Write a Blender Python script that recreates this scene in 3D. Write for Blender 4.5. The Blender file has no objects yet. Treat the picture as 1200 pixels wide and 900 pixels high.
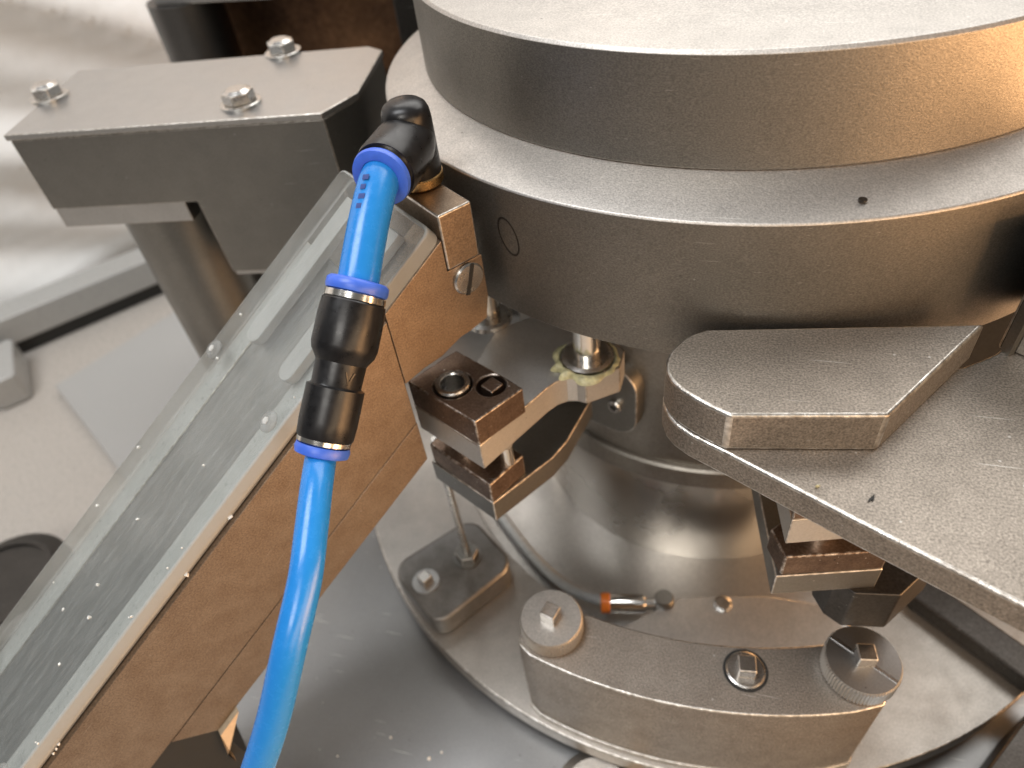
import bpy, bmesh, math, random
from mathutils import Vector, Matrix
random.seed(7)
S = bpy.context.scene
COL = S.collection
V = Vector

# ------------------------------------------------------------------ camera
cam = bpy.data.cameras.new('camera')
cam.sensor_width = 36; cam.lens = 24.96
cam.clip_start = .005; cam.clip_end = 50
cam.dof.use_dof = True; cam.dof.focus_distance = .285; cam.dof.aperture_fstop = 7.5
co = bpy.data.objects.new('camera', cam); COL.objects.link(co); S.camera = co
A3 = V((.9618, .2518, -.1070)); W3 = V((-.2538, .6749, -.6929)); B3 = V((-.1022, .6936, .7130))
mw = Matrix((A3, B3, -W3)).transposed().to_4x4(); mw.translation = V((0, -.439, .149))
co.matrix_world = mw

# ------------------------------------------------------------------ light
world = bpy.data.worlds.new('World'); S.world = world; world.use_nodes = True
bg = world.node_tree.nodes['Background']
bg.inputs[0].default_value = (1.0, .97, .93, 1); bg.inputs[1].default_value = .13

def area(name, loc, target, sx, sy, power, col):
    l = bpy.data.lights.new(name, 'AREA'); l.shape = 'RECTANGLE'; l.size = sx; l.size_y = sy
    l.energy = power; l.color = col
    o = bpy.data.objects.new(name, l); COL.objects.link(o); o.location = loc
    o.rotation_euler = (V(target) - V(loc)).to_track_quat('-Z', 'Y').to_euler()
    return o
area('ceiling_and_fill', (.05, 1.35, 1.75), (-.05, .25, 0), 3.2, 1.3, 60, (1.0, .97, .93))
area('ceiling_and_fill', (-.75, -.55, 1.75), (-1.05, .15, -.1), 1.1, .8, 31, (.97, .98, 1.0))
area('ceiling_and_fill', (-.1, -1.9, 1.5), (-.05, -.2, -.2), .9, .6, 18, (1.0, .96, .9))  # added front fill, lets light reach the neck under the drum
area('work_lamp', (1.15, -.25, -.16), (-.05, -.18, -.17), 1.4, .5, 27.0, (1.0, .55, .25))
area('floor_fill', (.55, -.85, .15), (.35, -.75, -.46), .7, .5, 5.0, (1.0, .72, .46))  # added warm fill over the floor, so the chute reflects warm tones
S.cycles.max_bounces = 7; S.cycles.diffuse_bounces = 3; S.cycles.glossy_bounces = 4; S.cycles.transmission_bounces = 4; S.cycles.transparent_max_bounces = 10
S.cycles.caustics_reflective = False; S.cycles.caustics_refractive = False

vs = S.view_settings
vs.view_transform = 'Standard'; vs.look = 'None'; vs.exposure = 0; vs.gamma = 1; vs.use_curve_mapping = False
S.render.engine = 'CYCLES'

# ------------------------------------------------------------------ materials
def lin(r, g, b): return (r, g, b, 1)
def node(nt, t, **k):
    n = nt.nodes.new(t)
    for a, v in k.items(): setattr(n, a, v)
    return n
def mat_base(name):
    m = bpy.data.materials.new(name); m.use_nodes = True
    nt = m.node_tree; p = nt.nodes['Principled BSDF']
    return m, nt, p

def metal(name, col, rough=.42, grain=900, bump=.12, var=.16, brush=None, scratch=.25, dirt=.25, dirtcol=None, metallic=1.0, blotch=45, dark=.72):
    """steel: fine grain relief, cloudy tarnish, small pits and hairline scratches"""
    m, nt, p = mat_base(name); L = nt.links.new
    tc = node(nt, 'ShaderNodeTexCoord')
    vec = tc.outputs['Object']
    # cloudy tarnish
    n1 = node(nt, 'ShaderNodeTexNoise'); n1.inputs['Scale'].default_value = blotch; n1.inputs['Detail'].default_value = 6; n1.inputs['Roughness'].default_value = .65
    L(vec, n1.inputs['Vector'])
    r1 = node(nt, 'ShaderNodeMapRange'); r1.inputs[1].default_value = .3; r1.inputs[2].default_value = .72
    L(n1.outputs[0], r1.inputs[0])
    mx = node(nt, 'ShaderNodeMix', data_type='RGBA')
    mx.inputs[6].default_value = lin(*col); dc = dirtcol or tuple(c * dark for c in col)
    mx.inputs[7].default_value = lin(*dc)
    k = node(nt, 'ShaderNodeMath', operation='MULTIPLY'); k.inputs[1].default_value = dirt * 2
    L(r1.outputs[0], k.inputs[0]); L(k.outputs[0], mx.inputs[0])
    # grain
    mp = node(nt, 'ShaderNodeMapping')
    if brush: mp.inputs['Scale'].default_value = brush
    L(vec, mp.inputs['Vector'])
    n2 = node(nt, 'ShaderNodeTexNoise'); n2.inputs['Scale'].default_value = grain; n2.inputs['Detail'].default_value = 3
    L(mp.outputs[0], n2.inputs['Vector'])
    r2 = node(nt, 'ShaderNodeMapRange'); r2.inputs[1].default_value = .3; r2.inputs[2].default_value = .7
    r2.inputs[3].default_value = 1 - var; r2.inputs[4].default_value = 1 + var
    L(n2.outputs[0], r2.inputs[0])
    m2 = node(nt, 'ShaderNodeMix', data_type='RGBA', blend_type='MULTIPLY'); m2.inputs[0].default_value = 1
    L(mx.outputs[2], m2.inputs[6]); L(r2.outputs[0], m2.inputs[7])
    # hairline scratches: thin bands of stretched, warped voronoi cells
    last = m2.outputs[2]
    if scratch:
        for rot, sc in (((.3, .2, .5), (13, 520, 520)), ((1.1, .5, 2.2), (22, 640, 640))):
            q = node(nt, 'ShaderNodeMapping'); q.inputs['Rotation'].default_value = rot; q.inputs['Scale'].default_value = sc
            L(vec, q.inputs['Vector'])
            vz = node(nt, 'ShaderNodeTexVoronoi'); vz.inputs['Scale'].default_value = 1; L(q.outputs[0], vz.inputs['Vector'])
            c3 = node(nt, 'ShaderNodeMapRange'); c3.inputs[1].default_value = .06; c3.inputs[2].default_value = .12; c3.inputs[3].default_value = 1; c3.inputs[4].default_value = 0
            L(vz.outputs['Distance'], c3.inputs[0])
            se = node(nt, 'ShaderNodeSeparateColor'); L(vz.outputs['Color'], se.inputs[0])
            c4 = node(nt, 'ShaderNodeMath', operation='GREATER_THAN'); c4.inputs[1].default_value = .80; L(se.outputs[0], c4.inputs[0])
            c5 = node(nt, 'ShaderNodeMath', operation='MULTIPLY'); L(c3.outputs[0], c5.inputs[0]); L(c4.outputs[0], c5.inputs[1])
            c6 = node(nt, 'ShaderNodeMath', operation='MULTIPLY'); c6.inputs[1].default_value = min(1, scratch * 1.8); L(c5.outputs[0], c6.inputs[0])
            mm = node(nt, 'ShaderNodeMix', data_type='RGBA'); mm.inputs[7].default_value = lin(.82, .8, .76)
            L(c6.outputs[0], mm.inputs[0]); L(last, mm.inputs[6]); last = mm.outputs[2]
        # pits
        vo = node(nt, 'ShaderNodeTexVoronoi'); vo.inputs['Scale'].default_value = 170; L(vec, vo.inputs['Vector'])
        cp = node(nt, 'ShaderNodeMapRange'); cp.inputs[1].default_value = .06; cp.inputs[2].default_value = .11; cp.inputs[3].default_value = 1; cp.inputs[4].default_value = 0
        L(vo.outputs['Distance'], cp.inputs[0])
        sel = node(nt, 'ShaderNodeSeparateColor'); L(vo.outputs['Color'], sel.inputs[0])
        g = node(nt, 'ShaderNodeMath', operation='GREATER_THAN'); g.inputs[1].default_value = .86; L(sel.outputs[0], g.inputs[0])
        ml = node(nt, 'ShaderNodeMath', operation='MULTIPLY'); L(cp.outputs[0], ml.inputs[0]); L(g.outputs[0], ml.inputs[1])
        ml2 = node(nt, 'ShaderNodeMath', operation='MULTIPLY'); ml2.inputs[1].default_value = min(1, scratch * 1.6); L(ml.outputs[0], ml2.inputs[0])
        tint = node(nt, 'ShaderNodeMix', data_type='RGBA'); tint.inputs[6].default_value = lin(.05, .04, .035); tint.inputs[7].default_value = lin(.85, .83, .8)
        g2 = node(nt, 'ShaderNodeMath', operation='GREATER_THAN'); g2.inputs[1].default_value = .5; L(sel.outputs[1], g2.inputs[0]); L(g2.outputs[0], tint.inputs[0])
        mm = node(nt, 'ShaderNodeMix', data_type='RGBA'); L(ml2.outputs[0], mm.inputs[0]); L(last, mm.inputs[6]); L(tint.outputs[2], mm.inputs[7]); last = mm.outputs[2]
    L(last, p.inputs['Base Color'])
    p.inputs['Metallic'].default_value = metallic
    rr = node(nt, 'ShaderNodeMapRange'); rr.inputs[3].default_value = rough - .07; rr.inputs[4].default_value = rough + .1
    L(n1.outputs[0], rr.inputs[0]); L(rr.outputs[0], p.inputs['Roughness'])
    bp = node(nt, 'ShaderNodeBump'); bp.inputs['Strength'].default_value = bump; bp.inputs['Distance'].default_value = .0004
    L(n2.outputs[0], bp.inputs['Height']); L(bp.outputs[0], p.inputs['Normal'])
    return m

def plastic(name, col, rough=.3, var=.1, bump=.03, spec=.5, sss=0):
    m, nt, p = mat_base(name); L = nt.links.new
    tc = node(nt, 'ShaderNodeTexCoord')
    n = node(nt, 'ShaderNodeTexNoise'); n.inputs['Scale'].default_value = 320; n.inputs['Detail'].default_value = 5; L(tc.outputs['Object'], n.inputs['Vector'])
    r = node(nt, 'ShaderNodeMapRange'); r.inputs[1].default_value = .3; r.inputs[2].default_value = .75; r.inputs[3].default_value = 1 - var; r.inputs[4].default_value = 1 + var
    L(n.outputs[0], r.inputs[0])
    mx = node(nt, 'ShaderNodeMix', data_type='RGBA', blend_type='MULTIPLY'); mx.inputs[0].default_value = 1; mx.inputs[6].default_value = lin(*col)
    L(r.outputs[0], mx.inputs[7]); L(mx.outputs[2], p.inputs['Base Color'])
    q = node(nt, 'ShaderNodeMapRange'); q.inputs[3].default_value = max(.03, rough - .12); q.inputs[4].default_value = rough + .14
    L(n.outputs[0], q.inputs[0]); L(q.outputs[0], p.inputs['Roughness'])
    p.inputs['Specular IOR Level'].default_value = spec
    if sss:
        p.inputs['Subsurface Weight'].default_value = sss; p.inputs['Subsurface Radius'].default_value = (.003, .003, .004); p.inputs['Subsurface Scale'].default_value = .5
    b = node(nt, 'ShaderNodeBump'); b.inputs['Strength'].default_value = bump; b.inputs['Distance'].default_value = .0005
    L(n.outputs[0], b.inputs['Height']); L(b.outputs[0], p.inputs['Normal'])
    return m

def acrylic(name):
    m, nt, p = mat_base(name); L = nt.links.new
    out = nt.nodes['Material Output']; nt.nodes.remove(p)
    tc = node(nt, 'ShaderNodeTexCoord')
    tr = node(nt, 'ShaderNodeBsdfTransparent'); tr.inputs[0].default_value = lin(.93, .945, .94)
    gl = node(nt, 'ShaderNodeBsdfGlossy'); gl.inputs['Roughness'].default_value = .12
    fr = node(nt, 'ShaderNodeFresnel'); fr.inputs[0].default_value = 1.49
    ge = node(nt, 'ShaderNodeNewGeometry'); iv = node(nt, 'ShaderNodeMath', operation='SUBTRACT'); iv.inputs[0].default_value = 1; L(ge.outputs['Backfacing'], iv.inputs[1])
    fm = node(nt, 'ShaderNodeMath', operation='MULTIPLY'); L(fr.outputs[0], fm.inputs[0]); L(iv.outputs[0], fm.inputs[1])   # one outer skin reflects
    m1 = node(nt, 'ShaderNodeMixShader'); L(fm.outputs[0], m1.inputs[0]); L(tr.outputs[0], m1.inputs[1]); L(gl.outputs[0], m1.inputs[2])
    # scuffs that scatter light, stretched along the slide direction
    mp = node(nt, 'ShaderNodeMapping'); mp.inputs['Scale'].default_value = (.12, 1, 1); L(tc.outputs['Object'], mp.inputs['Vector'])
    n = node(nt, 'ShaderNodeTexNoise'); n.inputs['Scale'].default_value = 420; n.inputs['Detail'].default_value = 6; n.inputs['Roughness'].default_value = .7
    L(mp.outputs[0], n.inputs['Vector'])
    r = node(nt, 'ShaderNodeMapRange'); r.inputs[1].default_value = .42; r.inputs[2].default_value = .8; r.inputs[3].default_value = .05; r.inputs[4].default_value = .13
    L(n.outputs[0], r.inputs[0])
    df = node(nt, 'ShaderNodeBsdfDiffuse'); df.inputs[0].default_value = lin(.8, .82, .8)
    m2 = node(nt, 'ShaderNodeMixShader'); L(r.outputs[0], m2.inputs[0]); L(m1.outputs[0], m2.inputs[1]); L(df.outputs[0], m2.inputs[2])
    L(m2.outputs[0], out.inputs['Surface'])
    return m

def frosted(name, tr_w=.35):
    m, nt, p = mat_base(name); L = nt.links.new
    out = nt.nodes['Material Output']
    p.inputs['Base Color'].default_value = lin(.40, .41, .40); p.inputs['Roughness'].default_value = .35
    tc = node(nt, 'ShaderNodeTexCoord')
    n = node(nt, 'ShaderNodeTexNoise'); n.inputs['Scale'].default_value = 500; n.inputs['Detail'].default_value = 5; L(tc.outputs['Object'], n.inputs['Vector'])
    b = node(nt, 'ShaderNodeBump'); b.inputs['Strength'].default_value = .4; b.inputs['Distance'].default_value = .0006; L(n.outputs[0], b.inputs['Height']); L(b.outputs[0], p.inputs['Normal'])
    t = node(nt, 'ShaderNodeBsdfTransparent'); t.inputs[0].default_value = lin(.95, .95, .95)
    mx = node(nt, 'ShaderNodeMixShader'); mx.inputs[0].default_value = tr_w
    L(p.outputs[0], mx.inputs[1]); L(t.outputs[0], mx.inputs[2]); L(mx.outputs[0], out.inputs['Surface'])
    return m

M = {}
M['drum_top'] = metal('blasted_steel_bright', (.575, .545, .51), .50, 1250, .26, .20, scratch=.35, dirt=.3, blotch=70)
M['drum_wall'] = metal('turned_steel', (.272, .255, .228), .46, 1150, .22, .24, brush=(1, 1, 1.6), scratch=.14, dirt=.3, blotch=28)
M['column'] = metal('column_steel', (.36, .34, .31), .42, 600, .08, .12, scratch=.15, dirt=.3)
M['polish'] = metal('polished_steel', (.56, .53, .49), .25, 420, .03, .06, brush=(1, 1, 14), scratch=.05, dirt=.05, blotch=22)
M['dish'] = metal('dish_steel', (.60, .575, .54), .31, 420, .04, .08, scratch=.12, dirt=.2, blotch=22)
M['blast'] = metal('bead_blasted_steel', (.36, .322, .28), .52, 1200, .42, .38, scratch=.3, dirt=.4, blotch=60)
M['chute'] = metal('chute_steel_reflect_tint', (.37, .288, .215), .42, 1200, .26, .26, scratch=.12, dirt=.42, dirtcol=(.245, .18, .13), blotch=70)  # brown tint stands in for warm surroundings reflected in plain steel
M['satin'] = metal('satin_steel', (.54, .54, .535), .34, 900, .06, .07, scratch=.25, dirt=.15)
M['gunmetal'] = metal('gunmetal', (.15, .145, .14), .40, 900, .06, .08, scratch=.1, dirt=.2)
M['satin_dark'] = metal('satin_dark_steel', (.285, .278, .26), .38, 900, .06, .08, scratch=.2, dirt=.2)
M['oxide'] = metal('browned_steel', (.255, .185, .14), .42, 900, .22, .25, scratch=.6, dirt=.45, dirtcol=(.13, .09, .07), blotch=110)
M['rail_steel'] = metal('pale_rail_steel', (.74, .73, .70), .45, 500, .05, .06, brush=(.1, 1, 1), scratch=0, dirt=.12)
M['arm'] = metal('bright_arm_steel', (.66, .65, .63), .46, 900, .05, .06, scratch=.2, dirt=.12)
M['bed'] = metal('brushed_bed', (.31, .31, .305), .44, 700, .03, .08, brush=(.03, 1, 1), scratch=0, dirt=.2)
M['base'] = metal('base_steel', (.53, .50, .46), .45, 1000, .16, .16, scratch=.12, dirt=.4, blotch=45)
M['table'] = metal('table_sheet', (.34, .34, .337), .36, 700, .03, .05, scratch=.4, dirt=.35, blotch=12)
M['cover'] = metal('cast_cover', (.36, .35, .337), .48, 900, .15, .14, scratch=.2, dirt=.5, dirtcol=(.20, .19, .175), blotch=38)
M['edge'] = metal('worn_edge', (.88, .85, .80), .34, 1200, .4, .25, scratch=0, dirt=.62, dirtcol=(.36, .325, .285), blotch=300)
M['edge_oxide'] = metal('worn_browned_edge', (.80, .75, .69), .36, 1200, .4, .25, scratch=0, dirt=.75, dirtcol=(.17, .12, .09), blotch=240)
M['chrome'] = metal('bright_screw_steel', (.70, .68, .65), .24, 700, .12, .12, scratch=.4, dirt=.3, blotch=150)
M['nickel'] = metal('nickel', (.80, .78, .74), .16, 500, .05, .06, scratch=.2, dirt=.15, blotch=120)
M['brass'] = metal('brass', (.80, .53, .24), .24, 700, .08, .08, scratch=.2, dirt=.25, blotch=150)
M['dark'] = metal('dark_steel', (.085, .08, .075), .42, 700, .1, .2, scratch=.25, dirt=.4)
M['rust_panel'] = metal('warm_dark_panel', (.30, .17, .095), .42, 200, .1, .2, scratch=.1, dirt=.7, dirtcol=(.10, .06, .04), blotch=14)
M['fit_black'] = plastic('black_fitting_plastic', (.010, .010, .011), .30, .3, .06, spec=.38)
M['fit_blue'] = plastic('blue_collar_plastic', (.05, .14, .66), .36, .08, .04)
M['tube_blue'] = plastic('blue_tube', (.016, .205, .60), .24, .03, .01)
M['orange'] = plastic('orange_collar', (.95, .26, .04), .35)
M['hose'] = plastic('grey_hose', (.50, .50, .48), .3)
M['rubber'] = plastic('black_rubber', (.015, .015, .014), .55, .3)
M['curtain'] = plastic('white_sheet', (.84, .84, .825), .45, .03, .02)
M['floor'] = plastic('tan_floor', (.41, .378, .342), .28, .08)
M['slab'] = plastic('grey_slab', (.355, .352, .342), .4, .06)
M['rail'] = plastic('rail_paint', (.35, .35, .338), .3, .06)
M['tag'] = plastic('pale_wood_tag', (.62, .50, .36), .5, .1)
M['wax'] = plastic('yellow_grease', (.56, .52, .30), .35, .35, .9, sss=.3)
M['acrylic'] = acrylic('clear_acrylic')
M['frost'] = frosted('frosted_acrylic')
M['frost_thin'] = frosted('clear_screw_plastic', .72)
M['crumb'] = plastic('white_crumb', (.8, .8, .77), .3, .1)
M['print'] = plastic('dark_blue_print', (.02, .05, .22), .4)

# ------------------------------------------------------------------ mesh helpers
WM = {}
def link(name, bm, mats, parent=None, bevel=0, seg=2, smooth=20, wear=True, mtx=None):
    bmesh.ops.remove_doubles(bm, verts=bm.verts, dist=1e-7)
    bmesh.ops.recalc_face_normals(bm, faces=bm.faces)
    me = bpy.data.meshes.new(name); bm.to_mesh(me); bm.free()
    if not isinstance(mats, (list, tuple)): mats = [mats]
    if mats[0].startswith('fit_') and smooth == 20: smooth = 50
    for k in mats: me.materials.append(M[k])
    o = bpy.data.objects.new(name, me); COL.objects.link(o)
    me.shade_smooth(); me.set_sharp_from_angle(angle=math.radians(smooth))
    if bevel:
        if wear and len(mats) == 1: me.materials.append(M['edge_oxide' if mats[0] == 'oxide' else 'edge'])
        b = o.modifiers.new('bevel', 'BEVEL'); b.width = bevel; b.segments = seg; b.limit_method = 'ANGLE'; b.angle_limit = math.radians(32)
        b.use_clamp_overlap = True
        if wear: b.material = len(me.materials) - 1
        try: b.harden_normals = True
        except Exception: pass
    o.parent = parent
    if mtx is not None:
        WM[o.name] = mtx.copy(); o.matrix_basis = mtx
        if parent is not None and parent.name in WM: o.matrix_parent_inverse = WM[parent.name].inverted()
    return o
def tag(o, label, cat, group=None, kind=None):
    o['label'] = label; o['category'] = cat
    if group: o['group'] = group
    if kind: o['kind'] = kind
    return o
def structure(o): o['kind'] = 'structure'; return o
def thing(name, label, cat, loc=(0, 0, 0), group=None):
    o = bpy.data.objects.new(name, None); COL.objects.link(o); o.location = loc; o.empty_display_size = .01
    o['off'] = 0
    del o['off']
    return tag(o, label, cat, group)
def loc_to(root, *pts):
    return [V(p) - root.location for p in pts]

def prism(poly, z0, z1):
    bm = bmesh.new()
    lo = [bm.verts.new((p[0], p[1], z0)) for p in poly]; hi = [bm.verts.new((p[0], p[1], z1)) for p in poly]
    bm.faces.new(lo[::-1]); bm.faces.new(hi); n = len(poly)
    for i in range(n):
        j = (i + 1) % n; bm.faces.new((lo[i], lo[j], hi[j], hi[i]))
    return bm
def prism_holes(poly, holes, z0, z1, seg=32):
    bm = bmesh.new()
    loops = [[(p[0], p[1]) for p in poly]] + [[(cx + r * math.cos(2 * math.pi * i / seg), cy + r * math.sin(2 * math.pi * i / seg)) for i in range(seg)] for cx, cy, r in holes]
    rings = {}
    for z in (z0, z1):
        edges = []
        for li, lp in enumerate(loops):
            vs_ = [bm.verts.new((x, y, z)) for x, y in lp]; rings[z, li] = vs_
            edges += [bm.edges.new((vs_[k], vs_[(k + 1) % len(vs_)])) for k in range(len(vs_))]
        bmesh.ops.triangle_fill(bm, use_beauty=True, edges=edges)
    for li in range(len(loops)):
        A, B = rings[z0, li], rings[z1, li]
        for k in range(len(A)): bm.faces.new((A[k], A[(k + 1) % len(A)], B[(k + 1) % len(B)], B[k]))
    return bm
def box(x0, x1, y0, y1, z0, z1): return prism([(x0, y0), (x1, y0), (x1, y1), (x0, y1)], z0, z1)
def lathe(prof, seg=64, closed=False, a0=0, a1=2 * math.pi):
    """prof: (r, z) list; poles allowed; closed joins last to first (a ring)"""
    bm = bmesh.new(); full = abs(a1 - a0 - 2 * math.pi) < 1e-6
    n = seg if full else seg + 1; rows = []
    for r, z in prof:
        if r < 1e-9: rows.append([bm.verts.new((0, 0, z))])
        else: rows.append([bm.verts.new((r * math.cos(a0 + (a1 - a0) * i / seg), r * math.sin(a0 + (a1 - a0) * i / seg), z)) for i in range(n)])
    P = list(zip(rows, rows[1:])) + ([(rows[-1], rows[0])] if closed else [])
    for A, B in P:
        for i in range(seg):
            j = (i + 1) % n
            if len(A) == 1 and len(B) == 1: continue
            if len(A) == 1: bm.faces.new((A[0], B[i], B[j]))
            elif len(B) == 1: bm.faces.new((A[i], A[j], B[0]))
            else: bm.faces.new((A[i], A[j], B[j], B[i]))
    return bm
def axis_mtx(origin, direction):
    q = V(direction).to_track_quat('Z', 'Y').to_matrix().to_4x4(); q.translation = V(origin); return q
def arc(cx, cy, r, a0, a1, n):
    return [(cx + r * math.cos(math.radians(a0 + (a1 - a0) * i / n)), cy + r * math.sin(math.radians(a0 + (a1 - a0) * i / n))) for i in range(n + 1)]
def round_poly(pts, rad, n=6):
    """round the corners of a convex-ish polygon; rad a number or a list"""
    out = []; N = len(pts)
    for i, p in enumerate(pts):
        r = rad[i] if isinstance(rad, (list, tuple)) else rad
        p = V((p[0], p[1])); a = V(pts[i - 1][:2]) - p; b = V(pts[(i + 1) % N][:2]) - p
        if r <= 0: out.append(tuple(p)); continue
        a.normalize(); b.normalize(); half = a.angle(b) / 2; t = r / math.tan(half)
        c = p + (a + b).normalized() * (r / math.sin(half)); s = p + a * t; e = p + b * t
        v0 = s - c; v1 = e - c; ang = v0.angle_signed(v1) if True else 0
        for k in range(n + 1):
            f = -ang * k / n; cs, sn = math.cos(f), math.sin(f)
            out.append((c.x + v0.x * cs - v0.y * sn, c.y + v0.x * sn + v0.y * cs))
    return out
def sweep(pts, r, seg=28, sub=10, caps=True):
    P = [V(p) for p in pts]; Q = [P[0] * 2 - P[1]] + P + [P[-1] * 2 - P[-2]]; C = []
    for i in range(1, len(Q) - 2):
        for k in range(sub):
            t = k / sub; a, b, c, d = Q[i - 1:i + 3]
            C.append(.5 * ((2 * b) + (c - a) * t + (2 * a - 5 * b + 4 * c - d) * t * t + (3 * b - a - 3 * c + d) * t ** 3))
    C.append(P[-1]); bm = bmesh.new(); rows = []
    T = (C[1] - C[0]).normalized(); N = T.orthogonal().normalized()
    for i, p in enumerate(C):
        T2 = (C[min(i + 1, len(C) - 1)] - C[max(i - 1, 0)]).normalized()
        N = (T.rotation_difference(T2) @ N); N = (N - T2 * N.dot(T2)).normalized(); T = T2; Bn = T.cross(N)
        rows.append([bm.verts.new(p + N * (r * math.cos(2 * math.pi * k / seg)) + Bn * (r * math.sin(2 * math.pi * k / seg))) for k in range(seg)])
    for A, B in zip(rows, rows[1:]):
        for k in range(seg): bm.faces.new((A[k], A[(k + 1) % seg], B[(k + 1) % seg], B[k]))
    if caps: bm.faces.new(rows[0][::-1]); bm.faces.new(rows[-1])
    return bm
def ngon(n, r, rot=0): return [(r * math.cos(rot + 2 * math.pi * i / n), r * math.sin(rot + 2 * math.pi * i / n)) for i in range(n)]

# ------------------------------------------------------------------ setting
o = structure(link('table', prism([(-.40, -.385), (.42, -.385), (.42, .45), (-.33, .45), (-.33, -.05), (-.345, -.2)], -.38, -.350), 'table', bevel=.002))
structure(link('floor', box(-2.6, 1.2, -1.6, 2.4, -.52, -.46), 'floor'))
structure(link('deck_slab', prism([(-.832, .048), (-.700, -.030), (-.560, -.115), (-.40, -.22), (-.05, .35), (-.47, .80), (-.62, .52)], -.4595, -.447), 'slab', bevel=.002, wear=False))

# back sheet: diagonal soft folds
bm = bmesh.new(); nx, nz = 110, 60; grid = []
D0 = V((-1.62, -.50, 0)); du = V((.64, .77, 0)); dn = V((-.77, .64, 0))
for i in range(nx + 1):
    row = []
    for j in range(nz + 1):
        u = 2.2 * i / nx; z = -.46 + 1.35 * j / nz
        s = z * .86 + u * .50
        f = .030 * abs(math.sin(s * 15 + 1.3 * math.sin(u * 4.1))) ** .7 + .011 * math.sin(s * 61 + 2 * math.sin(u * 2.7 + 1)) + .010 * math.sin(u * 9 + z * 5)
        row.append(bm.verts.new(D0 + du * u + dn * f + V((0, 0, z))))
    grid.append(row)
for i in range(nx):
    for j in range(nz): bm.faces.new((grid[i][j], grid[i + 1][j], grid[i + 1][j + 1], grid[i][j + 1]))
o = link('curtain', bm, 'curtain', smooth=180)
sd = o.modifiers.new('thick', 'SOLIDIFY'); sd.thickness = .002
tag(o, 'white plastic sheet hanging in soft diagonal folds behind the machine', 'curtain')

# rail at the foot of the sheet
r0 = V((-1.03, .003, 0)); rd = V((.64, .77, 0)); rn = V((-.77, .64, 0))
def rail_piece(u0, u1, n0, n1, z0, z1):
    p = [r0 + rd * u0 + rn * n0, r0 + rd * u1 + rn * n0, r0 + rd * u1 + rn * n1, r0 + rd * u0 + rn * n1]
    return prism([(q.x, q.y) for q in p], z0, z1)
t = thing('frame_rail', 'pale grey metal rail along the foot of the white sheet', 'rail')
link('bar', rail_piece(-.3, 1.4, 0, .05, -.437, -.395), 'rail', t, bevel=.003, wear=False)
link('dark_gap_strip', rail_piece(-.3, 1.4, .008, .045, -.4595, -.4372), 'rubber', t)  # black strip stands in for the shaded gap under the rail
o = link('foot_block', prism(round_poly([(-1.00, -.01), (-.885, .005), (-.862, .032), (-.93, .10)], .008), -.4595, -.415), 'rail', bevel=.004, wear=False)
tag(o, 'rounded pale metal foot block at the end of the grey rail', 'block')
t = thing('floor_roller', 'dark round roller lying low behind the clear chute cover', 'roller', (-.622, -.238, -.46))
link('drum', lathe([(0, 0), (.062, 0), (.062, .05), (.05, .056), (0, .056)], 48), 'dark', t)
link('rim', lathe([(.044, .0565), (.049, .0565), (.049, .0585), (.044, .0585)], 40, True), 'dark', t)

# ------------------------------------------------------------------ rear machine parts seen over the housing
t = thing('rear_column', 'dark round steel column behind the grey lidded housing', 'column', (-.487, .165, -.46))
link('shaft', lathe([(0, .0), (.033, 0), (.033, .445), (0, .445)], 48), 'gunmetal', t)
link('foot_flange', lathe([(.0331, 0), (.055, 0), (.055, .012), (.0331, .012)], 48, True), 'satin_dark', t)
t = thing('rear_bracket', 'angled grey bracket plate resting on the rear column', 'bracket')
link('plate', prism([(-.50, .14), (-.385, .145), (-.335, .20), (-.36, .27), (-.50, .26)], -.0145, .004), 'satin', t, bevel=.001)
link('bolt', lathe([(0, .0), (.008, 0), (.008, .006), (0, .006)], 6), 'chrome', t, mtx=Matrix.Translation((-.45, .155, .0042)))
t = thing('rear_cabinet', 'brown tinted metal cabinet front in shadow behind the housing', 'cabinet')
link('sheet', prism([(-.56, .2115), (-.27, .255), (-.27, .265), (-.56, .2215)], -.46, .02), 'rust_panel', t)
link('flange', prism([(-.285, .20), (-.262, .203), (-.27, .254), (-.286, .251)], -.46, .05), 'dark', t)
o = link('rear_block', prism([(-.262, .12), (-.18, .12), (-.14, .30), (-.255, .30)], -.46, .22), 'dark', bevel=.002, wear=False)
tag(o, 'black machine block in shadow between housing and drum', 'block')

# ------------------------------------------------------------------ drum
t = thing('rotary_drum', 'large stepped steel drum turret with turned walls and blasted rims', 'drum')
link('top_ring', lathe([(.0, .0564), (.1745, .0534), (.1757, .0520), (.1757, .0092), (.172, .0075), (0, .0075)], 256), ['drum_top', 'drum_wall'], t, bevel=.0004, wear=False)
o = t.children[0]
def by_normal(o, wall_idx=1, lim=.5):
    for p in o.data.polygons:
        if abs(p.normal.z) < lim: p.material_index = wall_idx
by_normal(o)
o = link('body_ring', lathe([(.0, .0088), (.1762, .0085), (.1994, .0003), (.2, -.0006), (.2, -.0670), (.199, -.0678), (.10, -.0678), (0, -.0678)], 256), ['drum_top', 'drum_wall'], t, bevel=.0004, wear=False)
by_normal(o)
link('column', lathe([(0, -.068), (.1415, -.068), (.1415, -.213), (0, -.213)], 160), 'column', t)
link('collar_ring', lathe([(0, -.2132), (.1440, -.2132), (.1457, -.2150), (.1457, -.2295), (.144, -.2312), (0, -.2312)], 192), 'column', t, bevel=.0004, wear=False)
link('neck', lathe([(0, -.2313), (.1340, -.2313), (.1340, -.3316), (0, -.3316)], 192), 'polish', t)
link('hole_disc', lathe([(0, 0), (.0016, 0), (.0016, .0006), (0, .0006)], 20), 'dark', t, mtx=Matrix.Translation((.0505, -.1852, .0034)))  # dark disc painted as the shade inside a small hole

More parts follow.
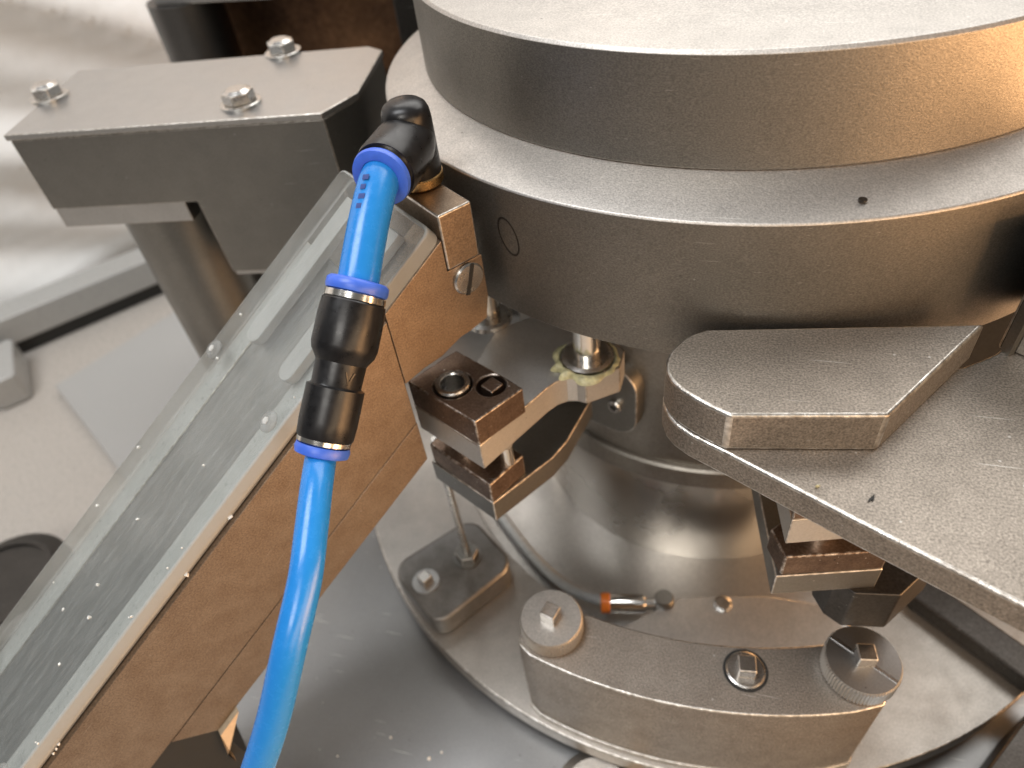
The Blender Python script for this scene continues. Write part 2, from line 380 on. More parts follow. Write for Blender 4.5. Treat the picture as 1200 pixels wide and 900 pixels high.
# ------------------------------------------------------------------ base
t = thing('base_plate', 'round steel base plate with polished dish around the drum neck', 'base plate')
link('ring', lathe([(.2060, -.322), (.2890, -.322), (.2890, -.337), (.2060, -.337)], 256, True), 'base', t, bevel=.0012)
link('dish', lathe([(.10, -.3318), (.1440, -.3318), (.175, -.334), (.205, -.3362), (.205, -.3370), (.10, -.3370)], 192, True), 'dish', t)
link('pedestal', lathe([(.0, -.3372), (.262, -.3372), (.262, -.3505), (0, -.3505)], 128), 'satin_dark', t)

# cam plate lying on the base, inside the arc clamp
t = thing('cam_plate', 'flat pale steel cam plate with a round button lying on the base', 'plate')
pl = [(-.036, -.2105), (.002, -.179), (.03, -.172), (.062, -.166), (.094, -.166), (.106, -.176), (.112, -.190), (.107, -.222), (.04, -.247), (-.03, -.247)]
link('plate', prism(round_poly(pl, [0, .002, .01, .01, .008, .008, .008, 0, 0, 0]), -.3218, -.3125), 'base', t, bevel=.0008)
link('button', lathe([(0, -.001), (.0062, -.001), (.0062, .0012), (.0046, .0022), (0, .0022)], 32), 'chrome', t, mtx=Matrix.Translation((.031, -.1785, -.3125)))

# knurled knob, square stud bolt
def knurl(r, hgt, teeth=72, depth=.0006):
    bm = bmesh.new(); lo = []; hi = []; c1 = []; c2 = []
    n = teeth * 2
    for i in range(n):
        a = 2 * math.pi * i / n; rr = r - (depth if i % 2 else 0); cs, sn = math.cos(a), math.sin(a)
        lo.append(bm.verts.new((rr * cs, rr * sn, .0012))); hi.append(bm.verts.new((rr * cs, rr * sn, hgt - .0022)))
        c1.append(bm.verts.new(((r - .0014) * cs, (r - .0014) * sn, 0))); c2.append(bm.verts.new(((r - .0010) * cs, (r - .0010) * sn, hgt - .0002)))
    for A, B in ((c1, lo), (lo, hi), (hi, c2)):
        for i in range(n): bm.faces.new((A[i], A[(i + 1) % n], B[(i + 1) % n], B[i]))
    bm.faces.new(c1[::-1]); bm.faces.new(c2); return bm
def square_head(s, hgt, rot=0):
    return prism([(p[0], p[1]) for p in ngon(4, s * .7071, rot)], 0, hgt)

t = thing('arc_clamp', 'curved steel clamp bar with two knurled knobs bolted to the base', 'clamp')
AZ0, AZ1 = -.3218, -.235
ao = arc(0, 0, .2845, -105.0, -71.5, 40); e1 = V(ao[-1]); a_in = arc(0, 0, .2475, -70.0, -104.5, 40)
cl = V((-.0665, -.2560)); cr = V((.0950, -.2465))
poly = arc(0, 0, .2845, -105.5, -71.0, 44) + [(.1065, -.2625), (.1115, -.2500), (.1085, -.2385), (.1000, -.2315)] + arc(0, 0, .2480, -69.5, -101.5, 40) + [(-.0595, -.2445), (-.0705, -.2445), (-.0800, -.2500), (-.0845, -.2590), (-.0838, -.2690)]
link('bar', prism(poly, AZ0 + .005, AZ1), 'blast', t, bevel=.0011)
link('foot', prism([(p[0] * 1.004, p[1] * 1.004) for p in poly], AZ0, AZ0 + .0048), 'base', t, bevel=.0008)
for (p, r, z) in ((cl, .0178, 0), (cr, .0188, 0)):
    k = link('knurled_knob', knurl(r, .0135), 'satin' if p is cr else 'base', t, mtx=Matrix.Translation((p.x, p.y, AZ1 + .0002)))
    s = link('square_stud', square_head(.0088, .0085, .5 if p is cl else .95), 'chrome', k, bevel=.0006, mtx=Matrix.Translation((p.x, p.y, AZ1 + .0133)))
    if p is cr:
        link('slot_bar', box(-.0176, .0176, -.0009, .0009, 0, .0006), 'chrome', k, mtx=Matrix.Translation((p.x, p.y, AZ1 + .0133)) @ Matrix.Rotation(-.55, 4, 'Z'))
w_ = link('washer', lathe([(0, 0), (.0102, 0), (.0102, .0011), (.0092, .0016), (0, .0016)], 40), 'chrome', t, mtx=Matrix.Translation((.0392, -.2585, AZ1 + .0002)))
link('gap_ring', lathe([(.0103, 0), (.0116, 0), (.0116, .0004), (.0103, .0004)], 40, True), 'rubber', w_, mtx=Matrix.Translation((.0392, -.2585, AZ1 + .0002)))
link('square_bolt', square_head(.0092, .0075, .9), 'chrome', w_, bevel=.0007, mtx=Matrix.Translation((.0392, -.2585, AZ1 + .0016)))

# square cast cover with rod
t = thing('square_cover', 'grey rounded square cover block on the base with thin upright rod', 'cover')
rc = [(-.2060, -.2020), (-.1585, -.1475), (-.1145, -.1815), (-.1560, -.2400)]
link('block', prism(round_poly(rc, [.014, .014, .014, .012], 8), -.3218, -.300), 'cover', t, bevel=.003, seg=4, wear=False)
nx_, ny_ = -.1510, -.1826
k = link('nut', prism(ngon(6, .0088, .4), -.2998, -.2925), 'satin_dark', t, bevel=.0006, mtx=Matrix.Translation((nx_, ny_, 0)))
link('nut_washer', lathe([(0, -.30), (.0105, -.30), (.0105, -.2985), (0, -.2985)], 36), 'satin_dark', k, mtx=Matrix.Translation((nx_, ny_, 0)))
link('rod', lathe([(0, -.293), (.0027, -.293), (.0027, -.1685), (0, -.1685)], 24), 'chrome', t, mtx=Matrix.Translation((nx_, ny_, 0)))
k = link('bolt_washer', lathe([(0, 0), (.0098, 0), (.0098, .0014), (0, .0014)], 36), 'satin', t, mtx=Matrix.Translation((-.1745, -.2085, -.2999)))
link('square_bolt', square_head(.0082, .0065, .3), 'chrome', k, bevel=.0006, mtx=Matrix.Translation((-.1745, -.2085, -.2986)))

# push-in fitting and hose along the dish
t = thing('hose_fitting', 'small nickel push-in fitting with orange collar on the dish', 'fitting')
f0 = V((-.0500, -.1915, -.3160)); fd = V((.98, .18, 0)).normalized()
link('barrel', lathe([(.0, .0055), (.0062, .0055), (.0066, .007), (.0066, .0285), (.0058, .030), (0, .030)], 40), 'nickel', t, mtx=axis_mtx(f0, fd))
link('collar', lathe([(.0042, -.0012), (.0066, -.0012), (.0072, .0), (.0072, .0045), (.0066, .0053), (.0042, .0053)], 40, True), 'orange', t, mtx=axis_mtx(f0, fd))
link('neck', lathe([(0, .030), (.0040, .030), (.0040, .040), (0, .040)], 28), 'nickel', t, mtx=axis_mtx(f0, fd))
p = f0 + fd * .0425
link('elbow', lathe([(0, -.019), (.0068, -.019), (.0068, .0075), (.0058, .0095), (0, .0095)], 36), 'satin_dark', t, mtx=Matrix.Translation(p))
hp = [(-.1790, -.0850, -.330), (-.1620, -.1060, -.3290), (-.1400, -.1290, -.3280), (-.1140, -.1540, -.3265), (-.0900, -.1730, -.3240), (-.0690, -.1850, -.3190), f0 + fd * .004]
tag(link('air_hose', sweep(hp, .0041, 20), 'hose'), 'grey air hose curving along the polished dish to the orange collar', 'hose')

# ------------------------------------------------------------------ posts under the drum
def post(x, y, name_label, group):
    t = thing('guide_post', name_label, 'post', (x, y, -.107), group)
    link('shaft', lathe([(0, .0), (.0072, 0), (.0072, .0395), (0, .0395)], 40), 'nickel', t)
    link('flange', lathe([(.0073, .0002), (.0140, .0002), (.0140, .0030), (.0118, .0040), (.0073, .0040)], 48, True), 'chrome', t)
    return t
post(-.0585, -.1655, 'shiny steel post under the drum rim set in yellow grease', 'steel posts under the drum')
post(-.1210, -.1390, 'shadowed steel post under the drum rim beside the chute end', 'steel posts under the drum')
# ragged ring of grease
bm = bmesh.new(); n = 64; rows = []
random.seed(3)
ri = [.0142 + .0006 * random.random() for _ in range(n)]
ro = [.0175 + .0045 * random.random() * (1 if (math.sin(i * .9) + math.sin(i * .37 + 1)) > -.3 else .2) for i in range(n)]
hh = [.0022 + .0034 * random.random() for i in range(n)]
for _ in range(2):
    ro = [(ro[i - 1] + 2 * ro[i] + ro[(i + 1) % n]) / 4 for i in range(n)]; hh = [(hh[i - 1] + 2 * hh[i] + hh[(i + 1) % n]) / 4 for i in range(n)]
side = [max(0, math.cos(2 * math.pi * i / n - math.radians(-125))) for i in range(n)]
ro = [ri[i] + .0012 + (.0012 + .0042 * side[i]) * (.55 + .45 * math.sin(i * .9 + 2 * math.sin(i * .31))) for i in range(n)]
hh = [h * (.25 + .5 * side[i]) for i, h in enumerate(hh)]
def ringrow(f):
    return [bm.verts.new(f(i)) for i in range(n)]
def pt(i, r, z): a = 2 * math.pi * i / n; return (r * math.cos(a), r * math.sin(a), z)
rows = [ringrow(lambda i: pt(i, ri[i], .0)), ringrow(lambda i: pt(i, ri[i] + .0002, hh[i])), ringrow(lambda i: pt(i, (ri[i] + ro[i]) / 2, hh[i] * 1.15)), ringrow(lambda i: pt(i, ro[i], hh[i] * .55)), ringrow(lambda i: pt(i, ro[i] + .0006, 0))]
for A, B in list(zip(rows, rows[1:])) + [(rows[-1], rows[0])]:
    for i in range(n): bm.faces.new((A[i], A[(i + 1) % n], B[(i + 1) % n], B[i]))
o = link('grease_ring', bm, 'wax', smooth=50); o.location = (-.0585, -.1655, -.1068)
tag(o, 'ragged yellow grease squeezed out around the shiny post foot', 'grease')

# tab with socket screw on the column
t = thing('column_tab', 'rounded grey tab with socket screw on the column below the drum', 'tab')
ang = math.atan2(-.1405, -.0530); rad_ = V((math.cos(ang), math.sin(ang), 0)); tan_ = V((-math.sin(ang), math.cos(ang), 0))
tm = Matrix((tan_, V((0, 0, 1)), rad_)).transposed().to_4x4()   # local x tangent, y up, z radial
tm.translation = rad_ * .1385 + V((0, 0, -.166))
link('tab', prism(round_poly([(-.030, -.022), (.020, -.022), (.020, .032), (-.030, .032)], [0, .016, .016, 0], 10), 0, .0115), 'satin_dark', t, bevel=.0008, mtx=tm)
k = link('socket_screw', lathe([(.0022, .0005), (.0022, .0030), (.0040, .0030), (.0046, .0022), (.0046, 0), (.0022, 0)], 32, True), 'chrome', t, mtx=tm @ Matrix.Translation((.006, .002, .0116)))
link('hex_socket', prism(ngon(6, .0022), 0, .0006), 'rubber', k, mtx=tm @ Matrix.Translation((.006, .002, .0117)))

# ------------------------------------------------------------------ jaw clamps (one built, one copied round the axis)
def jaw_clamp(label, group):
    t = thing('jaw_clamp', label, 'clamp', (0, 0, 0), group)
    # local coordinates are world ones: the drum axis is the origin
    L_ = V((-.1404, -.2122)); F_ = V((-.0985, -.2335)); R_ = V((-.0814, -.2083)); K_ = V((-.1230, -.1860))
    lf = (F_ - L_).normalized(); fr = (R_ - F_).normalized()
    pad = [tuple(L_), tuple(F_), tuple(R_), (-.0862, -.2053), (-.0985, -.1985), tuple(K_)]
    link('pad_block', prism_holes(pad, [(-.1165, -.2110, .0097), (-.0975, -.2085, .0074)], -.1069, -.090), 'oxide', t, bevel=.0010)
    link('bushing', lathe([(.0060, -.0166), (.0060, .0012), (.0066, .0018), (.0082, .0018), (.0088, .0010), (.0088, -.0166)], 44, True), 'chrome', t, mtx=Matrix.Translation((-.1165, -.2110, -.0900)))
    link('square_bolt', square_head(.0080, .0178, .25), 'oxide', t, bevel=.0005, mtx=Matrix.Translation((-.0970, -.2087, -.1070)))
    # upper arm reaches under the drum to the post
    up_ = [(-.1404, -.2122), (-.0985, -.2335), (-.0828, -.2041), (-.0755, -.1905), (-.0715, -.1848), (-.0665, -.1812), (-.0615, -.1803), (-.0566, -.1815), (-.0405, -.1700), (-.0400, -.1560), (-.0520, -.1440), (-.0960, -.1330), (-.1140, -.1480), (-.1180, -.1785)]
    link('upper_arm', prism(up_, -.1246, -.1071), 'arm', t, bevel=.0007)
    lo = [(-.1380, -.2125), (-.0975, -.2340), (-.0850, -.2115), (-.0960, -.2040), (-.1120, -.1960), (-.1330, -.1980)]
    link('lower_pad', prism(lo, -.1519, -.1370), 'oxide', t, bevel=.0011)
    la = [(-.1400, -.2120), (-.0975, -.2342), (-.0735, -.1990), (-.0680, -.1860), (-.0600, -.1500), (-.0850, -.1300), (-.1155, -.1747)]
    link('lower_arm', prism(la, -.1680, -.1521), 'satin_dark', t, bevel=.0007)
    for (x, y, r) in ((-.1165, -.2110, .0062), (-.0925, -.2165, .0040)):
        link('spacer_pin', lathe([(0, -.138), (r, -.138), (r, -.124), (0, -.124)], 28), 'nickel', t, mtx=Matrix.Translation((x, y, 0)))
    return t
def copy_tree(o, parent=None):
    c = o.copy(); COL.objects.link(c); c.parent = parent
    for ch in o.children: copy_tree(ch, c)
    return c
cl1 = jaw_clamp('two-tier jaw clamp with browned top block and bushing beside the chute', 'jaw clamps around the drum')
cl2 = copy_tree(cl1); cl2['label'] = 'shadowed jaw clamp tucked under the blasted shelf plate'
cl2.rotation_euler = (0, 0, math.radians(43.1))
sup = [(.067, -.228), (.072, -.2375), (.080, -.2425), (.100, -.2395), (.121, -.214), (.112, -.17), (.066, -.17)]
rm = Matrix.Rotation(math.radians(-43.1), 4, 'Z')
link('support_foot', prism(sup, -.200, -.1682), 'dark', cl2, bevel=.001, wear=False, mtx=rm)

# ------------------------------------------------------------------ shelf plate and wedge
t = thing('shelf_plate', 'blasted steel shelf plate jutting out in front of the drum', 'plate')
sh = [(-.0110, -.2190), (-0.0139, -0.2285), (-0.0134, -0.2332), (-0.0111, -0.2393), (-0.0074, -0.2441), (-0.0013, -0.2487), (0.0050, -0.2519), (0.0125, -0.2556), (.0552, -.2782), (.1002, -.3011), (.19, -.347), (.30, -.25), (.20, -.14), (.1290, -.1700), (.1192, -.1800), (.1150, -.1850), (.1085, -.1900), (.1020, -.1945), (.0900, -.1990), (.04, -.2065), (0, -.2110), (-.006, -.2140)]
link('plate', prism(sh, -.0776, -.0642), 'blast', t, bevel=.0014, seg=3)
def smooth_run(pts, sub=4):
    Q = [V(p) for p in pts]; Q = [Q[0] * 2 - Q[1]] + Q + [Q[-1] * 2 - Q[-2]]; out = []
    for i in range(1, len(Q) - 2):
        for k in range(sub):
            t_ = k / sub; a, b, c, d = Q[i - 1:i + 3]
            out.append(tuple(.5 * ((2 * b) + (c - a) * t_ + (2 * a - 5 * b + 4 * c - d) * t_ * t_ + (3 * b - a - 3 * c + d) * t_ ** 3)))
    return out + [tuple(pts[-1])]
wp = [(0.1045, -0.1903), (0.0650, -0.2459), (0.0117, -0.2543), (0.0021, -0.2493), (-0.0068, -0.2431), (-0.0115, -0.2373), (-0.0135, -0.2310), (-0.0124, -0.2222), (-0.0068, -0.2126), (0.0006, -0.2070)]
o = link('wedge_block', prism(wp[:2] + smooth_run(wp[2:]), -.0641, -.045), 'blast', bevel=.0014, seg=3)
tag(o, 'thick blasted steel block with rounded end and pointed tip on shelf plate', 'block')
for nm, mk, bits in (('paper_chip', 'rubber', [(.0612, -.2690, .0028, 1.0), (.0622, -.2685, .0024, 1.35)]), ('crumb', 'wax', [(.0440, -.2665, .0010, .2)])):
    bm = bmesh.new()
    for (x, y, s, r) in bits:
        b2 = prism([(x + s * math.cos(r), y + s * math.sin(r)), (x - s * .15 * math.sin(r), y + s * .15 * math.cos(r)), (x - s * math.cos(r) * .6, y - s * math.sin(r) * .6), (x + s * .15 * math.sin(r), y - s * .15 * math.cos(r))], -.0641, -.0636 if mk == 'rubber' else -.0628)
        me = bpy.data.meshes.new('t'); b2.to_mesh(me); b2.free(); bm.from_mesh(me); bpy.data.meshes.remove(me)
    o = link(nm, bm, mk)
    tag(o, 'tiny black forked chip lying on the shelf plate' if nm == 'paper_chip' else 'tiny pale crumb lying on the shelf plate', 'chip' if nm == 'paper_chip' else 'crumb')
t = thing('guard_housing', 'dark grey housing with rubber edge standing on the shelf plate', 'housing')
link('panel', prism([(.1215, -.1835), (.26, -.27), (.30, -.20), (.165, -.115)], -.0641, -.012), 'column', t, bevel=.001, wear=False)
link('edge_strip', prism([(.1165, -.1810), (.1205, -.1845), (.1640, -.1145), (.1600, -.1110)], -.0641, -.010), 'dark', t, bevel=.0008)
link('corner_strip', prism([(.1172, -.1822), (.1192, -.1862), (.1216, -.1846), (.1206, -.1828)], -.0641, -.0102), 'satin_dark', t)
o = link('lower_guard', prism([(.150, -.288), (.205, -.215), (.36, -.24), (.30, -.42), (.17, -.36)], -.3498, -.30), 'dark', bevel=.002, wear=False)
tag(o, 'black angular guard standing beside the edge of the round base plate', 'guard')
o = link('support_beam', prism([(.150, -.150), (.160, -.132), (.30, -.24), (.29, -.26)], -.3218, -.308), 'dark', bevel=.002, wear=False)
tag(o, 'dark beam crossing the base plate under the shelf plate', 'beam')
o = link('dark_filler', prism([(.155, -.025), (.40, -.02), (.42, .25), (.18, .25), (.20, .05)], -.3498, -.085), 'dark', bevel=.002, wear=False)  # added dark block, hides the bright floor so this gap reads as shade
tag(o, 'added black filler block darkening the gap behind the housing at the drum side', 'box')
o = link('bearing_foot', lathe([(0, -.3498), (.026, -.3498), (.026, -.343), (.020, -.3395), (0, -.3395)], 48), 'base'); o.location = (-.035, -.305, 0)
tag(o, 'bright round foot on the table below the arc clamp', 'foot')

# ------------------------------------------------------------------ grey housing with lid
E0 = V((-.4244, -.1184, 0)); ex = V((.986, .1667, 0)); ey = V((-.1667, .986, 0))
HM = Matrix((ex, ey, V((0, 0, 1)))).transposed().to_4x4(); HM.translation = E0     # local x along front, y depth, z height
t = thing('column_housing', 'grey steel housing with three hex bolts on its lid and a round column', 'housing')
lid = [(.0, -.001), (.2035, -.001), (.2195, .026), (.2195, .094), (.2065, .1035), (-.0095, .1035), (-.012, .1020), (-.0235, .080), (-.0235, .060)]
lid = [(-.0005, -.001), (.2035, -.001), (.2185, .0255), (.2185, .0935), (.2065, .1035), (-.0095, .1035)]
link('lid', prism(lid, -.0138, -.0100), 'satin', t, bevel=.0007, mtx=HM)
body_f = [(.0012, -.0142), (.0012, -.0618), (.1040, -.0618), (.1065, -.1165), (.2035, -.1165), (.2035, -.0142)]
# body as a profile in x-z, pushed back in y; the right corner is chamfered like the lid
XZ = HM @ Matrix(((1, 0, 0, 0), (0, 0, -1, 0), (0, 1, 0, 0), (0, 0, 0, 1)))
def back(poly, d0, d1): return prism(poly, -d1, -d0)
link('body', back(body_f, .0, .1015), 'satin_dark', t, bevel=.0006, mtx=XZ)
link('corner_block', prism([(.2036, .0), (.2175, .0262), (.2175, .0930), (.2060, .1015), (.2036, .1015)], -.1165, -.0142), 'satin_dark', t, bevel=.0005, mtx=HM)
link('under_plate', box(.001, .094, .002, .099, -.0765, -.0621), 'satin', t, bevel=.0005, mtx=HM)
link('lip', box(.1075, .2030, .001, .1005, -.1195, -.1167), 'satin', t, bevel=.0004, mtx=HM)
for (x, y, rot) in ((-.4360, -.0645, .35), (-.2975, .0075, .1), (-.2830, -.0740, .7)):
    b = link('bolt', prism(ngon(6, .0099, rot), .0021, .0082), 'chrome', t, bevel=.0007, mtx=Matrix.Translation((x, y, -.0100)))
    link('crown', lathe([(0, .0097), (.0060, .0097), (.0085, .0083), (0, .0083)], 36), 'chrome', b, mtx=Matrix.Translation((x, y, -.0101)))
    link('washer', lathe([(0, .0001), (.0124, .0001), (.0124, .0018), (.0116, .0021), (0, .0021)], 40), 'chrome', b, mtx=Matrix.Translation((x, y, -.0100)))
link('column', lathe([(0, -.4595), (.0365, -.4595), (.0365, -.0767), (0, -.0767)], 72), 'satin_dark', t, mtx=Matrix.Translation((-.3760, -.0650, 0)))
link('plug_screw', lathe([(0, -.0805), (.006, -.0805), (.006, -.0767), (0, -.0767)], 24), 'chrome', t, mtx=HM @ Matrix.Translation((.033, .02, 0)))

# ------------------------------------------------------------------ discharge chute
O = V((-.1025, -.1830, -.0045)); cd = V((-.5194, -.6708, -.5295)).normalized(); cn = V((.7907, -.6122, 0)).normalized(); cm = V((-.3241, -.4186, .8483)).normalized()
CM = Matrix((cd, cn, cm)).transposed().to_4x4(); CM.translation = O             # local x down the chute, y to its open side, z off its bed
ch_ = V((-.6122, -.7907, 0)).normalized()
PM = Matrix((ch_, V((0, 0, 1)), -cn)).transposed().to_4x4(); PM.translation = V((-.1026, -.1832, -.0041))  # local x level along chute, y up, z to open side
def sl(h, mm): return mm / .8483 - .6243 * h      # height of the line at distance mm off the bed
t = thing('discharge_chute', 'sloping steel discharge chute with painted-in warm reflection, leading away from the drum', 'chute')
mmv = .001
SM = CM @ Matrix(((1, 0, 0, 0), (0, 0, -1, 0), (0, 1, 0, 0), (0, 0, 0, 1)))       # x down the chute, y off the bed, z into the body
ep = [(-1.2, -28.0), (-1.3, -51.0), (1.3, -63.8), (12, -66.2), (17.7, -66.6), (30, -71.5), (40, -72.5), (51.7, -75.5), (51.7, sl(51.7, -.7)), (17.6, sl(17.6, -.7)), (17.6, -28.0)]
ep = [(a * mmv, b * mmv) for a, b in ep]
def s_at(h, mm): return h * .8483 - sl(h, mm) * .5295
link('end_plate', prism(ep, -.0, .0220), 'chute', t, bevel=.0004, wear=False, mtx=PM)
link('end_pad', prism([(.0, -.0276), (.0173, -.0276), (.0173, 0), (0, 0)], -.0005, .058), 'chute', t, bevel=.0009, mtx=PM)
E3 = -.0036
link('side_plate', prism([(s_at(52.1, -3.6) * mmv, E3), (.460, E3), (.460, -.0590), (s_at(52.1, -59) * mmv, -.0590)], 0, .0220), 'chute', t, bevel=.0004, wear=False, mtx=SM)
link('top_rail', prism([(s_at(52.1, -3.4) * mmv, -.0034), (.460, -.0034), (.460, -.0006), (s_at(52.1, -.6) * mmv, -.0006)], .0032, .0220), 'rail', t, bevel=.0003, mtx=SM)
link('lower_strip', prism([(s_at(51.8, -59.5) * mmv, -.0595), (.3075, -.0595), (.3005, -.0832), (s_at(51.8, -83.2) * mmv, -.0832)], 0, .0220), 'chute', t, bevel=.0004, wear=False, mtx=SM)
link('back_plate', prism([(.060, -.0006), (.460, -.0006), (.460, -.0832), (.095, -.0832)], .0680, .0812), 'rail', t, bevel=.0005, mtx=SM)
link('bed', prism([(.060, -.0100), (.460, -.0100), (.460, -.0016), (.060, -.0016)], .0221, .0679), 'bed', t, mtx=SM)
SC = PM @ Matrix.Translation((.0082, -.0362, -.0001)) @ Matrix.Rotation(math.pi, 4, 'X')
SC = Matrix.Translation((0, 0, 0)) @ PM @ Matrix.Translation((.0082, -.0362, -.0001)) @ Matrix(((1, 0, 0, 0), (0, -1, 0, 0), (0, 0, -1, 0), (0, 0, 0, 1)))
k = link('slotted_screw', lathe([(0, .0), (.0080, 0), (.0080, .0012), (.0072, .0020), (0, .0023)], 40), 'chrome', t, mtx=SC)
link('slot', box(-.0078, .0078, -.0010, .0010, .0005, .0024), 'rubber', k, mtx=SC @ Matrix.Rotation(1.25, 4, 'Z'))
link('foot', prism([(.3085, -.0600), (.345, -.0600), (.345, -.125), (.325, -.125), (.3012, -.0838)], .0015, .0700), 'rubber', t, mtx=SM)
o = link('wooden_shim', prism([(.284, -.0836), (.3012, -.0842), (.318, -.104), (.322, -.110), (.316, -.100)], -.0030, .0100), 'tag', mtx=SM)
tag(o, 'pale curved wooden shim under the chute beside the black foot', 'shim')

# clear cover with its screws and frosted strips standing for milled grooves that catch light
t = thing('chute_cover', 'scuffed clear acrylic cover screwed over the chute bed', 'cover')
pan = round_poly([(.0203, -.0812), (.465, -.0812), (.465, .0003), (.0203, .0003)], [.004, 0, 0, .005], 6)
o = link('panel', prism(pan, .0002, .0085), ['acrylic', 'frost'], t, bevel=.0012, seg=2, mtx=CM)
by_normal(o)
for y0, y1 in ((-.0665, -.0550), (-.0285, -.0175)):
    st = [(.030, y0)] + [(.1085 + (y1 - y0) / 2 * math.cos(a), (y0 + y1) / 2 + (y1 - y0) / 2 * math.sin(a)) for a in [math.radians(-90 + 15 * i) for i in range(13)]] + [(.030, y1)]
    link('groove_strip', prism(st, .0012, .0062), 'frost', t, bevel=.0005, wear=False, mtx=CM)
for x, y in ((.1295, -.0742), (.1290, -.0075), (.330, -.0742), (.330, -.0075)):
    k = link('screw', lathe([(0, 0), (.0050, 0), (.0050, .0010), (.0036, .0022), (0, .0022)], 28), 'frost_thin', t, mtx=CM @ Matrix.Translation((x, y, .0086)))
    link('socket', prism(ngon(6, .0018), 0, .0003), 'hose', k, mtx=CM @ Matrix.Translation((x, y, .0108)))

# ------------------------------------------------------------------ pneumatic line
SX, SY, SZ = -.1310, -.1690, -.0041
t = thing('elbow_fitting', 'black push-in elbow fitting with brass ring and blue collar on the chute end', 'fitting')
link('brass_ring', lathe([(.0085, 0), (.0109, 0), (.0112, .0005), (.0112, .0042), (.0108, .0047), (.0085, .0047)], 56, True), 'brass', t, mtx=Matrix.Translation((SX, SY, SZ + .0006)))
link('stem', lathe([(0, .0048), (.0108, .0048), (.0108, .012), (.0107, .029), (.0103, .0328), (.0092, .0352), (.0070, .0368), (.0036, .0376), (0, .0378)], 56), 'fit_black', t, smooth=60, mtx=Matrix.Translation((SX, SY, SZ)))
bo = V((SX, SY, SZ + .0205)); bt = V((-.1316, -.2000, .0160)); bd = (bt - bo).normalized(); bl = (bt - bo).length
link('branch', lathe([(0, -.0060), (.0085, -.0050), (.0108, -.002), (.0124, .004), (.0131, .009), (.0132, bl - .0045), (.0127, bl - .0022), (.0095, bl - .0022), (0, bl - .006)], 56), 'fit_black', t, mtx=axis_mtx(bo, bd))
link('grip_ring', lathe([(.0082, bl - .0040), (.0112, bl - .0040), (.0112, bl - .0008), (.0082, bl - .0008)], 56, True), 'nickel', t, mtx=axis_mtx(bo, bd))
link('collar', lathe([(.0081, bl - .003), (.0105, bl - .003), (.0105, bl - .0004), (.0120, bl), (.0124, bl + .0012), (.0120, bl + .0028), (.0100, bl + .0036), (.0081, bl + .0034)], 56, True), 'fit_blue', t, mtx=axis_mtx(bo, bd))

u0 = V((-.1316, -.2454, -.0069)) + A3 * .0018; u1 = V((-.1373, -.2896, -.0507)); ud = (u1 - u0).normalized(); ul = (u1 - u0).length
t = thing('union_fitting', 'black straight reducer union with two blue collars on the blue line', 'fitting')
UM = axis_mtx(u0, ud)
link('collar', lathe([(.0081, -.0032), (.0108, -.0032), (.0119, -.0022), (.0121, .0002), (.0117, .0016), (.0105, .0020), (.0105, .0042), (.0081, .0042)], 56, True), 'fit_blue', t, mtx=UM)
link('grip_ring', lathe([(.0085, .0022), (.0117, .0022), (.0118, .0046), (.0085, .0046)], 56, True), 'nickel', t, mtx=UM)
link('body', lathe([(0, .0044), (.0112, .0044), (.0122, .0055), (.0127, .0115), (.0128, .0225), (.0122, .0252), (.0098, .0290), (.0096, .0375), (.0098, .0382), (.0112, .0388), (.0113, .0520), (.0110, .0578), (.0104, .0592), (0, .0592)], 64), 'fit_black', t, smooth=22, mtx=UM)
link('grip_ring', lathe([(.0070, .0590), (.0105, .0590), (.0104, .0607), (.0070, .0607)], 56, True), 'nickel', t, mtx=UM)
link('collar', lathe([(.0061, .0595), (.0082, .0595), (.0082, .0612), (.0102, .0614), (.0107, .0632), (.0103, .0652), (.0087, .0658), (.0061, .0658)], 56, True), 'fit_blue', t, mtx=UM)
# raised chevron
view = (V((0, -.439, .149)) - (u0 + ud * .033)).normalized(); rad1 = (view - ud * view.dot(ud)).normalized(); sid = ud.cross(rad1)
if sid.x < 0: sid = -sid
nrm = (rad1 * .9 + sid * .42).normalized(); sd2 = (sid - nrm * sid.dot(nrm)).normalized()
KM = Matrix((sd2, -ud, nrm)).transposed().to_4x4(); KM.translation = u0 + ud * .0335 + nrm * .0095
bm = bmesh.new()
for sgn in (-1, 1):
    b2 = prism([(0, -.0018), (sgn * .0014, .0018), (sgn * .0021, .0018), (sgn * .0006, -.0018)], 0, .0005)
    me = bpy.data.meshes.new('t'); b2.to_mesh(me); b2.free(); bm.from_mesh(me); bpy.data.meshes.remove(me)
link('chevron_mark', bm, 'fit_black', t, mtx=KM)

ta = bo + bd * (bl + .002)
up = [bo + bd * (bl - .012), ta, ta.lerp(u0, .33) + V((0, 0, .0022)), ta.lerp(u0, .68) + V((0, 0, .0016)), u0 + ud * .001, u0 + ud * .018]
tag(link('wide_air_tube', sweep(up, .0080, 36), 'tube_blue'), 'short wide blue air tube between the black elbow and the union', 'tube')
lp = [u1 - ud * .012, u1 + ud * .001, V((-0.1330, -0.3055, -0.0533)), V((-0.1292, -0.3207, -0.0580)), V((-0.1261, -0.3370, -0.0649)), V((-0.1273, -0.3560, -0.0786)), V((-0.1332, -0.3721, -0.1008)), V((-0.1412, -0.3845, -0.1215)), V((-0.1520, -0.3949, -0.1450)), V((-0.1673, -0.4059, -0.1761))]
tag(link('narrow_air_tube', sweep(lp, .0060, 36), 'tube_blue'), 'long narrow blue air tube hanging down from the union past the chute', 'tube')

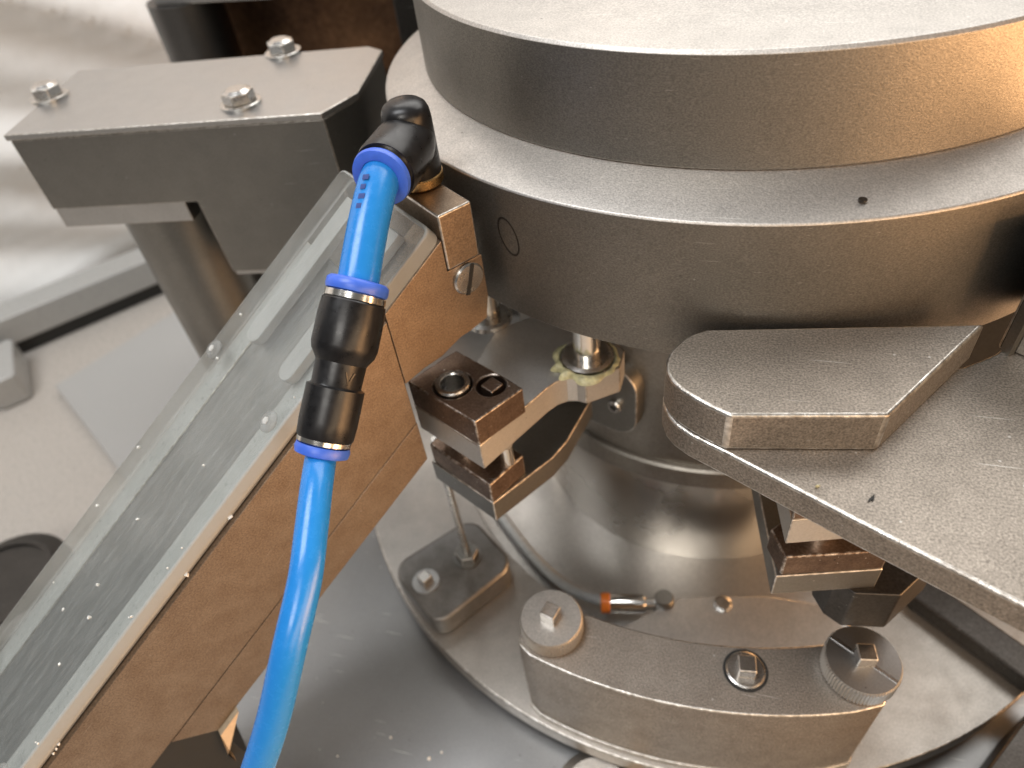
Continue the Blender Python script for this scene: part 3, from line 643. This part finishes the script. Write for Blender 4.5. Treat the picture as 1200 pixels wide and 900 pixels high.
# printed marks on the wide tube
tb = bpy.data.objects['wide_air_tube']
pc = ta.lerp(u0, .30) + V((0, 0, .0022)); td = (u0 - ta).normalized()
pv = (V((0, -.439, .149)) - pc); pv = (pv - td * pv.dot(td)).normalized(); ps = td.cross(pv)
if ps.x > 0: ps = -ps
for k in range(4):
    n_ = (pv * .80 + ps * .60).normalized(); tg = (n_.cross(td)).normalized()
    pm = Matrix((tg, td, n_)).transposed().to_4x4(); pm.translation = pc + td * (.0042 * k - .0075) + n_ * .00795
    link('print_mark', box(-.0014, .0014 - .0006 * (k % 2), -.0011, .0011, 0, .00015), 'print', tb, mtx=pm)

# oval stain on the drum wall
dr = bpy.data.objects['rotary_drum']
pa = math.atan2(-.1792, -.0889); rr_ = V((math.cos(pa), math.sin(pa), 0)); tt_ = V((-math.sin(pa), math.cos(pa), 0))
om = Matrix((tt_, V((0, 0, 1)), rr_)).transposed().to_4x4(); om.translation = rr_ * .1995 + V((0, 0, -.024))
bm = lathe([(.0088, 0), (.0098, 0), (.0098, .0007), (.0088, .0007)], 48, True)
bmesh.ops.scale(bm, vec=(.55, 1.0, 1), verts=bm.verts)
link('oval_mark', bm, 'dark', dr, mtx=om @ Matrix.Rotation(.3, 4, 'Z'))

# loose white crumbs on the chute cover and the table
random.seed(11); bm = bmesh.new()
def crumb(p, r):
    g = bmesh.ops.create_icosphere(bm, subdivisions=1, radius=r, matrix=Matrix.Translation(p))
    for v in g['verts']: v.co += V((random.uniform(-1, 1), random.uniform(-1, 1), random.uniform(-1, 1))) * r * .35
for _ in range(26):
    y = random.choice((random.uniform(-.080, -.070), random.uniform(-.078, -.002), random.uniform(-.004, 0)))
    crumb(CM @ V((random.uniform(.10, .42), y, .0088)), random.uniform(.0003, .0009))
for _ in range(10): crumb(CM @ V((random.uniform(.14, .42), .0004, random.uniform(-.0012, .0006))), random.uniform(.0004, .0011))
for _ in range(22): crumb(V((random.uniform(-.22, -.10), random.uniform(-.345, -.300), -.3497)), random.uniform(.0005, .0014))
o = link('white_crumbs', bm, 'crumb', smooth=10)
tag(o, 'scattered white crumbs on the clear chute cover and the table', 'crumbs', kind='stuff')
